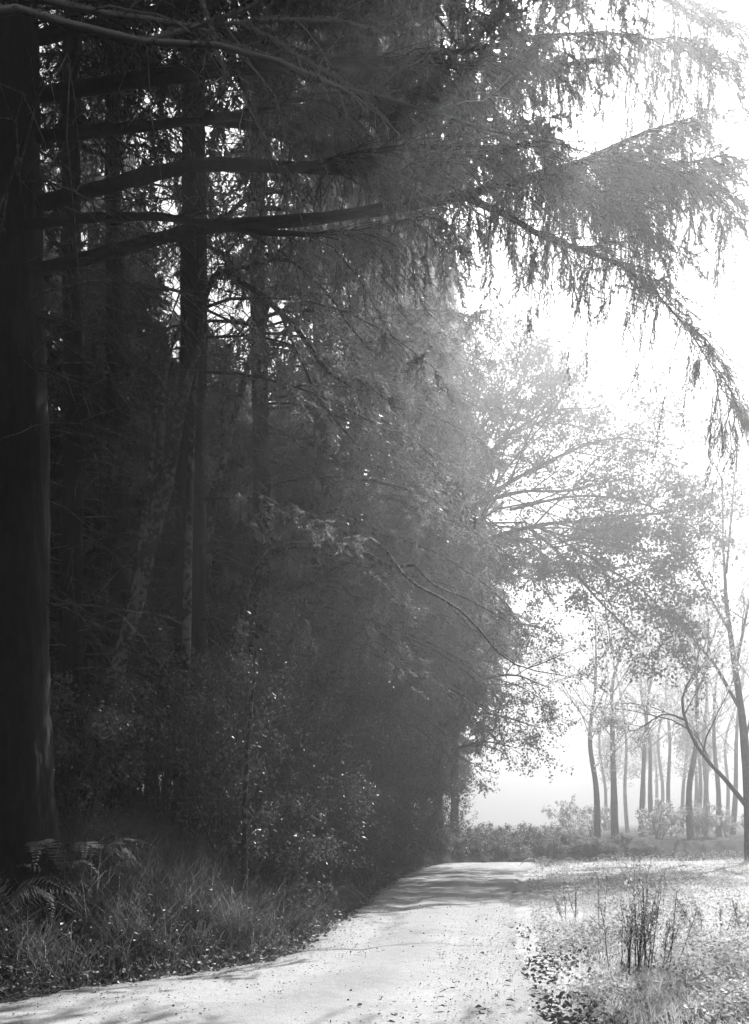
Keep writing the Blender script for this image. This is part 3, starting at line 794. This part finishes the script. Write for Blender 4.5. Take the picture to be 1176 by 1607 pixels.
for k, (x, y, h) in enumerate(far):
    z = gz(x, y) - .2
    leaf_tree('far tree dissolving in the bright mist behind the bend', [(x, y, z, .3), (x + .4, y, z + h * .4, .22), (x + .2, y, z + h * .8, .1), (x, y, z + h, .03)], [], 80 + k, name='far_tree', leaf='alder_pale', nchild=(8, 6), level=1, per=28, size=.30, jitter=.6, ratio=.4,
              group='far trees in the mist')

# ------------------------------------------------------------------ shrubs on the left bank
def shrub(label, x, y, h, w, seed, leaf='shrub', nst=9, per=16, size=.06, group=None, name='leafy_shrub', nchild=(7, 5), bark='twig'):
    rng = np.random.default_rng(seed)
    z = gz(x, y) - .1
    e = empty(name, (x, y, z), label, 'shrub', group)
    tips = []; W = Geo(); S = Geo()
    for k in range(nst):
        a = rng.uniform(0, 6.28); o = rng.uniform(.2, 1) * w
        top = np.array([x + math.cos(a) * o, y + math.sin(a) * o, z + h * rng.uniform(.6, 1.0)])
        q = wiggle([np.array([x + rng.normal(0, .12), y + rng.normal(0, .12), z]), (np.array([x, y, z]) * .5 + top * .5) + np.array([0, 0, h * .12]), top], 8, rng, .02)
        grow(W, tips, q, .022, .006, 2, rng, nchild, .42, .05, 5, (30, 75), .15, .18)
    leafy(S, tips, per, size, rng, .07)
    W.build('stems', M[bark], e, kind='stuff')
    S.build('foliage', M[leaf], e, smooth=False, kind='stuff')
    return e
shr = [(345, 14.5, 3.2, 1.1, 'tall dark bush at the foot of the clearest trunk'), (420, 17.5, 4.6, 1.5, 'tall dark bush left of the hanging spruces'), (480, 20, 5.6, 1.8, 'tallest dark bush in the middle of the bank'),
       (540, 23, 5.2, 1.8, 'dark bush right of the tallest one'), (590, 27, 4.6, 1.8, 'dark bush where the bank starts to bend'), (628, 31, 4.2, 1.7, 'greyer bush on the bank at the bend'),
       (655, 35, 3.8, 1.6, 'grey bush below the small leafy tree'), (686, 40, 3.0, 1.5, 'pale grey bush beside the bright gap'), (250, 15.5, 2.8, 1.3, 'low dark bush between the two left trunks'), (500, 16.8, 2.4, 1.0, 'low bush in front of the tall dark bushes'),
       (560, 20.5, 2.2, 1.0, 'low bush right beside the road edge'), (120, 12.6, 2.0, 1.0, 'dark bush in front of the black trunk'), (610, 25.5, 1.8, .9, 'small bush on the road edge near the bend'), (440, 14.2, 1.7, .9, 'low bush by the thin pale stem')]
for k, (px, d, h, w, lb) in enumerate(shr):
    shrub(lb, (px - CX) / FPX * d, d, h, w, 300 + k, nst=int(7 + h * 1.5), per=15, size=.075)

for k in range(16):
    x = 13 + 24 * (k + rng.random()) / 16; y = rng.uniform(54, 66)
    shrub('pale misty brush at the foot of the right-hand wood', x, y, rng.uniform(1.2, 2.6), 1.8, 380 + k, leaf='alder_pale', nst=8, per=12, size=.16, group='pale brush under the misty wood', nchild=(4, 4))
# bank beyond the bend
rng = np.random.default_rng(21)
for k in range(15):
    t = k / 14
    x = 2.4 + 11 * t; y = np.interp(x, LE[14:, 0], LE[14:, 1]) + rng.uniform(1.2, 3.2)
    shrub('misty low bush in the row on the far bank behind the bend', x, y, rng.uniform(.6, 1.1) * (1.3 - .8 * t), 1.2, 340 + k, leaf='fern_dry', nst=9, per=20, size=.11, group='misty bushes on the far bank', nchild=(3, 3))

# ------------------------------------------------------------------ ferns
def frond_mesh(L, arch, rng, npin=30):
    G = Geo()
    t = np.linspace(0, 1, 9)
    pts = np.c_[L * t * .9, np.zeros(9), L * (arch * t - arch * 1.15 * t ** 2.2)]
    G.tubes(pts, .006 * (1 - .8 * t), 3)
    v, f = [], []
    for k in range(npin):
        s = .12 + .86 * k / npin
        b = np.array([np.interp(s, t, pts[:, c]) for c in range(3)])
        ln = L * .17 * math.sin(math.pi * min(1, (s * .9 + .1)) ** .62) + .008
        for sd in (-1, 1):
            tip = b + np.array([ln * rng.uniform(.25, .5), sd * ln * rng.uniform(.8, 1.1), -ln * rng.uniform(.05, .5)])
            w = L * .0115
            m = len(v); mid = b * .5 + tip * .5
            v += [b, mid + np.array([w, 0, .003]), tip, mid - np.array([w, 0, 0])]
            f.append([m, m + 1, m + 2, m + 3])
    G.raw(np.array(v), np.array(f))
    V = np.concatenate(G.V); by = {}
    for q in G.F: by.setdefault(q.shape[1], []).append(q)
    return V, [np.concatenate(x) for x in by.values()]
rng = np.random.default_rng(4)
FR = {}
for mt in ('fern', 'fern_dry'):
    FR[mt] = []
    for k in range(5):
        V, F = frond_mesh(1.0, rng.uniform(.7, 1.15), rng)
        o = link_mesh('frond', V, F, M[mt], None, False)
        FR[mt].append(o.data); bpy.data.objects.remove(o)
def fern(label, x, y, size, seed, mt='fern', n=9, group=None, dz=0):
    r = np.random.default_rng(seed)
    e = empty('fern', (x, y, gz(x, y) - .02 + dz), label, 'fern', group)
    for k in range(n):
        o = bpy.data.objects.new('frond', FR[mt][int(r.integers(0, 5))])
        col.objects.link(o); o.parent = e
        s = size * r.uniform(.7, 1.15)
        o.scale = (s, s, s)
        o.rotation_euler = (r.normal(0, .55), r.uniform(-.55, .1), k * 2.4 + r.normal(0, .3))
def fpx(px, py, d): 
    return (px - CX) / FPX * d, d
for k, (px, d, s, lb) in enumerate([(12, 10.2, 1.15, 'bright fern at the left edge above the long grass'), (85, 10.9, 1.15, 'fern with arching fronds right of the left-edge fern'), (140, 11.3, .95, 'smaller fern behind the long grass'),
                                    (495, 17.0, 1.1, 'large arching fern on the bank left of the road bend'), (455, 15.6, .8, 'fern left of the large arching fern'), (530, 18.8, .8, 'fern right of the large arching fern'),
                                    (330, 12.6, .6, 'fern on the bank below the clearest trunk'), (230, 11.8, .7, 'fern in the dark gap above the bank grass'), (410, 13.6, .6, 'fern beside the thin pale stem')]):
    fern(lb, (px - CX) / FPX * d, d, s, 400 + k)
rng = np.random.default_rng(12)
for k in range(26):
    d = rng.uniform(13, 42)
    x = np.interp(d, LE[8:20, 1], LE[8:20, 0]) - rng.uniform(1.0, 2.8)
    fern('fern among the shaded undergrowth of the left bank', x, d, rng.uniform(.5, .95), 430 + k, group='ferns in the bank undergrowth', n=7)
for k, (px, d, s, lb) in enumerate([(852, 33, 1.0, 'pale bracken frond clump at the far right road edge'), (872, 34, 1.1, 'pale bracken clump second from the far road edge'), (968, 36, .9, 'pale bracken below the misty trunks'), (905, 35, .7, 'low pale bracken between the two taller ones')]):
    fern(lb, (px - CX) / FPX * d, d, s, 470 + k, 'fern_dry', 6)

# ------------------------------------------------------------------ grass, weeds, litter
def blades(x, y, h, w, lean, rng, seg=3, bend=.6):
    n = len(x); z = ground(x, y) - .01
    a = rng.uniform(0, 6.28, n)
    d = np.stack([np.cos(a), np.sin(a)], 1)
    L = lean[:, None] * d
    b = rng.uniform(0, 6.28, n); s = np.stack([np.cos(b), np.sin(b)], 1)
    V = np.zeros((n, seg * 2 + 1, 3))
    for k in range(seg + 1):
        t = k / seg
        cx = x + L[:, 0] * h * t ** 1.7; cyy = y + L[:, 1] * h * t ** 1.7
        cz = z + h * (t - bend * lean * t ** 2.4 * .6)
        if k < seg:
            ww = w * (1 - t * .7) * .5
            V[:, 2 * k] = np.stack([cx - s[:, 0] * ww, cyy - s[:, 1] * ww, cz], 1)
            V[:, 2 * k + 1] = np.stack([cx + s[:, 0] * ww, cyy + s[:, 1] * ww, cz], 1)
        else:
            V[:, 2 * k] = np.stack([cx, cyy, cz], 1)
    q = [[2 * k, 2 * k + 1, 2 * k + 3, 2 * k + 2] for k in range(seg - 1)]
    m = seg * 2 + 1
    F4 = (np.array(q)[None] + (np.arange(n) * m)[:, None, None]).reshape(-1, 4) if q else np.zeros((0, 4), int)
    F3 = np.array([[2 * seg - 2, 2 * seg - 1, 2 * seg]]) + (np.arange(n) * m)[:, None]
    return V.reshape(-1, 3), [F4, F3]

rng = np.random.default_rng(77)
def along_left(n, d0, d1, o0, o1, rng, power=1.0):
    """points on the left bank: path distance weighted towards the camera"""
    seg = LEd[(LEd[:, 1] > 5.6) & (LEd[:, 0] > -9) & (LEd[:, 1] < 60)]
    tan = unit(np.gradient(seg, axis=0)); nor = np.stack([-tan[:, 1], tan[:, 0]], 1)
    y = seg[:, 1]
    wgt = np.gradient(np.r_[0, np.cumsum(np.linalg.norm(np.diff(seg, axis=0), axis=1))]) * ((y >= d0) & (y <= d1)) / y ** power
    i = rng.choice(len(seg), n, p=wgt / wgt.sum())
    o = o0 + (o1 - o0) * rng.random(n)
    p = seg[i] + nor[i] * o[:, None] + rng.normal(0, .06, (n, 2))
    return p[:, 0], p[:, 1]

# long arching grass in tussocks on the near bank
tx, ty = along_left(420, 6, 16, .35, 2.4, rng, 1.2)
k = rng.integers(0, 420, 22000)
x = tx[k] + rng.normal(0, .10, len(k)); y = ty[k] + rng.normal(0, .10, len(k))
h = rng.uniform(.3, .95, len(k)) * rng.uniform(.5, 1.2, 420)[k]
V, F = blades(x, y, h, rng.uniform(.005, .011, len(k)), rng.uniform(.3, 1.1, len(k)), rng, 3)
tag(link_mesh('bank_grass', V, F, M['grass'], None, False), 'long arching grass in tussocks on the near left bank', 'grass', kind='stuff')
x, y = along_left(30000, 9, 46, .1, 3.0, rng, 1.0)
V, F = blades(x, y, rng.uniform(.12, .42, len(x)), rng.uniform(.006, .014, len(x)), rng.uniform(.2, 1.0, len(x)), rng, 2)
tag(link_mesh('bank_grass', V, F, M['grass'], None, False), 'short rough grass along the left bank up to the bend', 'grass', kind='stuff')
# small-leaved ground cover on the bank
x, y = along_left(42000, 7, 50, .15, 4.5, rng, 1.0)
S = Geo(); z = ground(x, y)
hh = rng.uniform(0, 1, len(x)) ** 1.6 * (.25 + .45 * np.clip(lumps(x * 1.1, y * 1.1) + .3, 0, 1))
S.leaves(np.c_[x, y, z + hh], np.c_[rng.normal(size=(len(x), 2)), rng.uniform(-.4, .6, len(x))], rng.uniform(.03, .075, len(x)), rng, .6)
tag(S.build('bank_ground_cover', M['shrub'], None, False), 'small-leaved ground cover on the shaded left bank', 'ground cover', kind='stuff')

# right verge
def right_area(n, d0, d1, w, rng, power=1.5, o0=.0):
    u = rng.random(n)
    if power == 1: dd = d0 * (d1 / d0) ** u
    else: dd = (d0 ** (1 - power) + u * (d1 ** (1 - power) - d0 ** (1 - power))) ** (1 / (1 - power))
    xr = np.interp(dd, RE[4:14, 1], RE[4:14, 0])
    vis = dd * .44 + .3
    off = o0 + rng.random(n) * np.maximum(np.minimum(w, vis - xr), .3)
    return xr + off, dd
x, y = right_area(42000, 6, 40, 30, rng, 1.4, .05)
dens = lumps(x * .8 + 3, y * .8) + rng.normal(0, .25, len(x))
k = dens > -.02
x, y = x[k], y[k]
off = x - np.interp(y, RE[4:14, 1], RE[4:14, 0])
h = rng.uniform(.05, .28, len(x)) * np.clip(off / 1.0 + .15, .15, 1)
V, F = blades(x, y, h, rng.uniform(.004, .009, len(x)) * (1 + y / 30), rng.uniform(.2, 1.1, len(x)), rng, 2)
tag(link_mesh('verge_grass', V, F, M['grass_dry'], None, False), 'sunlit pale dry grass covering the right verge', 'grass', kind='stuff')
x, y = right_area(42000, 6, 40, 30, rng, 1.4, .25)
k = (lumps(x * 1.0, y * 1.0 + 5) + rng.normal(0, .2, len(x))) > -.05
x, y = x[k], y[k]
off = x - np.interp(y, RE[4:14, 1], RE[4:14, 0])
S = Geo()
hh = rng.uniform(0, 1, len(x)) ** 1.3 * (.06 + .34 * np.clip(off / 3, 0, 1))
S.leaves(np.c_[x, y, ground(x, y) + hh], np.c_[rng.normal(size=(len(x), 2)), rng.uniform(-.3, .6, len(x))], rng.uniform(.025, .07, len(x)), rng, .6)
tag(S.build('verge_weeds', M['weed'], None, False), 'low leafy weeds mixed through the right verge', 'weeds', kind='stuff')
# fallen leaves along both road edges
x, y = right_area(9000, 5.5, 15, 1.7, rng, 2.0, -.1)
k = (lumps(x * 1.3 + 1, y * .9) + rng.normal(0, .35, len(x))) > .02 + np.clip((y - 10) * .12, 0, 1)
x, y = x[k], y[k]
S = Geo(); dd = rng.normal(size=(len(x), 3)); dd[:, 2] *= .25
S.leaves(np.c_[x, y, ground(x, y) + rng.uniform(.012, .05, len(x))], dd, rng.uniform(.03, .075, len(x)), rng, .7, .1)
tag(S.build('leaf_litter', M['litter'], None, False), 'dark fallen leaves along the right road edge', 'leaf litter', kind='stuff')
x, y = along_left(9000, 5.6, 36, -.12, .6, rng, 1.4)
S = Geo(); dd = rng.normal(size=(len(x), 3)); dd[:, 2] *= .35
S.leaves(np.c_[x, y, ground(x, y) + .07 + rng.uniform(0, .05, len(x))], dd, rng.uniform(.03, .08, len(x)), rng, .7, .12)
tag(S.build('leaf_litter', M['litter_pale'], None, False), 'fallen leaves gathered along the foot of the left bank', 'leaf litter', kind='stuff')
S = Geo()
n = 420
dd_ = 6.5 * (36 / 6.5) ** rng.random(n)
xl = np.interp(dd_, LE[4:15, 1], LE[4:15, 0]); xr = np.interp(dd_, RE[4:14, 1], RE[4:14, 0])
x = xl + (xr - xl) * rng.random(n)
q = rng.normal(size=(n, 3)); q[:, 2] *= .2
S.leaves(np.c_[x, dd_, road_z(x, dd_) + .045 + rng.uniform(0, .006, n)], q, rng.uniform(.012, .035, n), rng, .8, .12)
tag(S.build('road_grit', M['litter'], None, False), 'scattered grit and leaf scraps on the gravel road', 'grit', kind='stuff')

n = 7000
dd_ = 6.0 * (20 / 6.0) ** rng.random(n)
xl = np.interp(dd_, LE[4:15, 1], LE[4:15, 0]); xr = np.interp(dd_, RE[4:14, 1], RE[4:14, 0])
u_ = rng.random(n); u_ = np.where(rng.random(n) < .5, u_, np.where(rng.random(n) < .5, rng.beta(1, 7, n), 1 - rng.beta(1, 5, n)))
x = xl + (xr - xl) * u_ + rng.normal(0, .1, n)
oc = np.array([(1, 0, 0), (-1, 0, 0), (0, 1, 0), (0, -1, 0), (0, 0, .7), (0, 0, -.5)], float); of = np.array([(0, 2, 4), (2, 1, 4), (1, 3, 4), (3, 0, 4)])
sz = rng.uniform(.004, .011, n) * rng.uniform(.6, 1.4, n)
v = np.c_[x, dd_, road_z(x, dd_) + .04][:, None] + oc[None] * sz[:, None, None] * rng.uniform(.6, 1.3, (n, 6, 1))
tag(link_mesh('road_gravel', v.reshape(-1, 3), (of[None] + (np.arange(n) * 6)[:, None, None]).reshape(-1, 3), rm, None, False), 'loose gravel stones on the packed road', 'gravel', kind='stuff')

# countable fallen leaves on the road
lm = None
for k, (px, py) in enumerate([(293, 1587), (175, 1550), (150, 1558), (440, 1560), (598, 1571), (690, 1560), (712, 1545), (762, 1588), (808, 1574), (782, 1560), (760, 1500), (765, 1497), (655, 1600), (615, 1597), (560, 1583), (745, 1585), (805, 1545), (335, 1540), (700, 1583), (830, 1590)]):
    d = FPX * (CAMH - .03) / (py - HZ); x = (px - CX) / FPX * d
    S = Geo(); r = np.random.default_rng(600 + k)
    a = r.uniform(0, 6.28); L = r.uniform(.05, .09)
    u = np.array([math.cos(a), math.sin(a), 0]); w = np.array([-u[1], u[0], 0]); zz = np.array([0, 0, 1.])
    v = [u * L * t + w * L * .34 * math.sin(math.pi * t) ** .8 * sd + zz * (.02 * math.sin(math.pi * t) * abs(sd) + .012 * t + r.uniform(0, .006)) for t in (0.02, .25, .5, .75, .98) for sd in (-1, 0, 1)]
    f = [[3 * i + j, 3 * i + j + 1, 3 * i + j + 4, 3 * i + j + 3] for i in range(4) for j in range(2)]
    o = link_mesh('fallen_leaf', np.array(v), np.array(f), M['litter'], None, True)
    o.location = (x, d, float(road_z(x, d)) + .045)
    tag(o, 'single dark fallen leaf lying on the gravel road', 'leaf', 'fallen leaves on the road')

# dead weed stalks on the verge
def weed(label, px, d, h, n, seed, spread=.2, leaves=10, group=None):
    r = np.random.default_rng(seed)
    x0 = (px - CX) / FPX * d
    e = empty('dry_weed', (x0, d, gz(x0, d)), label, 'weed', group)
    Sg = Geo()
    for k in range(n):
        bx, by = r.normal(0, spread * .5, 2)
        hh = h * r.uniform(.5, 1.0)
        b = np.array([x0 + bx, d + by, gz(x0 + bx, d + by) - .02])
        t = b + np.array([bx * .6 + r.normal(0, .06), r.normal(0, .06), hh])
        G = Geo(); tips = []
        q = wiggle([b, t], 8, r, .008)
        grow(G, tips, q, .006, .0025, 1, r, (7,), .22, .25, 4, (25, 55), 0, .35)
        G.build('stem', M['stalk'], e)
        if leaves: leafy(Sg, tips, max(2, leaves // 3), .045, r, .02)
    Sg.build('leaves', M['weed'], e, smooth=False, kind='stuff')
weed('tall dark clump of dead weed stalks on the right verge', 990, 9.9, 1.0, 18, 701, .22, 16)
weed('second clump of dead stalks right of the tallest clump', 1032, 10.3, .9, 11, 702, .22, 14)
weed('single thin dead stalk left of the tall clump', 946, 13.5, 1.05, 2, 703, .08, 6)
weed('small stalk clump farther back on the verge', 1020, 15.5, .8, 6, 704, .25)
weed('leafy weed clump at the right edge of the verge', 1130, 13.0, .5, 12, 705, .6, 24)
weed('low stalks beside the road in the verge middle', 900, 15.0, .6, 6, 706, .3)
weed('faint stalks under the misty trunks', 1000, 24, .9, 6, 707, .4)

# ------------------------------------------------------------------ haze: one closed box of even air
V = np.array([(x, y, z) for x in (-440, 440) for y in (-130, 490) for z in (-3, 34)], float)
V[:, 2] = np.where(V[:, 2] < 0, float(GZ.min()) - 1.0, 31.0)
F = np.array([[0, 1, 3, 2], [4, 6, 7, 5], [0, 4, 5, 1], [2, 3, 7, 6], [0, 2, 6, 4], [1, 5, 7, 3]])
hm, nt, out = new_mat('air')
pv = nt.nodes.new('ShaderNodeVolumePrincipled')
pv.inputs['Color'].default_value = (1, 1, 1, 1)
pv.inputs['Density'].default_value = HAZE_DENSITY
pv.inputs['Anisotropy'].default_value = HAZE_G
nt.links.new(pv.outputs[0], out.inputs['Volume'])
hz = link_mesh('haze', V, F, hm, None, False)
tag(hz, 'pale sunlit mist filling the air', 'haze', kind='stuff')

print('TRIS', sum(len(m.loops) - 2 * len(m.polygons) for m in bpy.data.meshes))
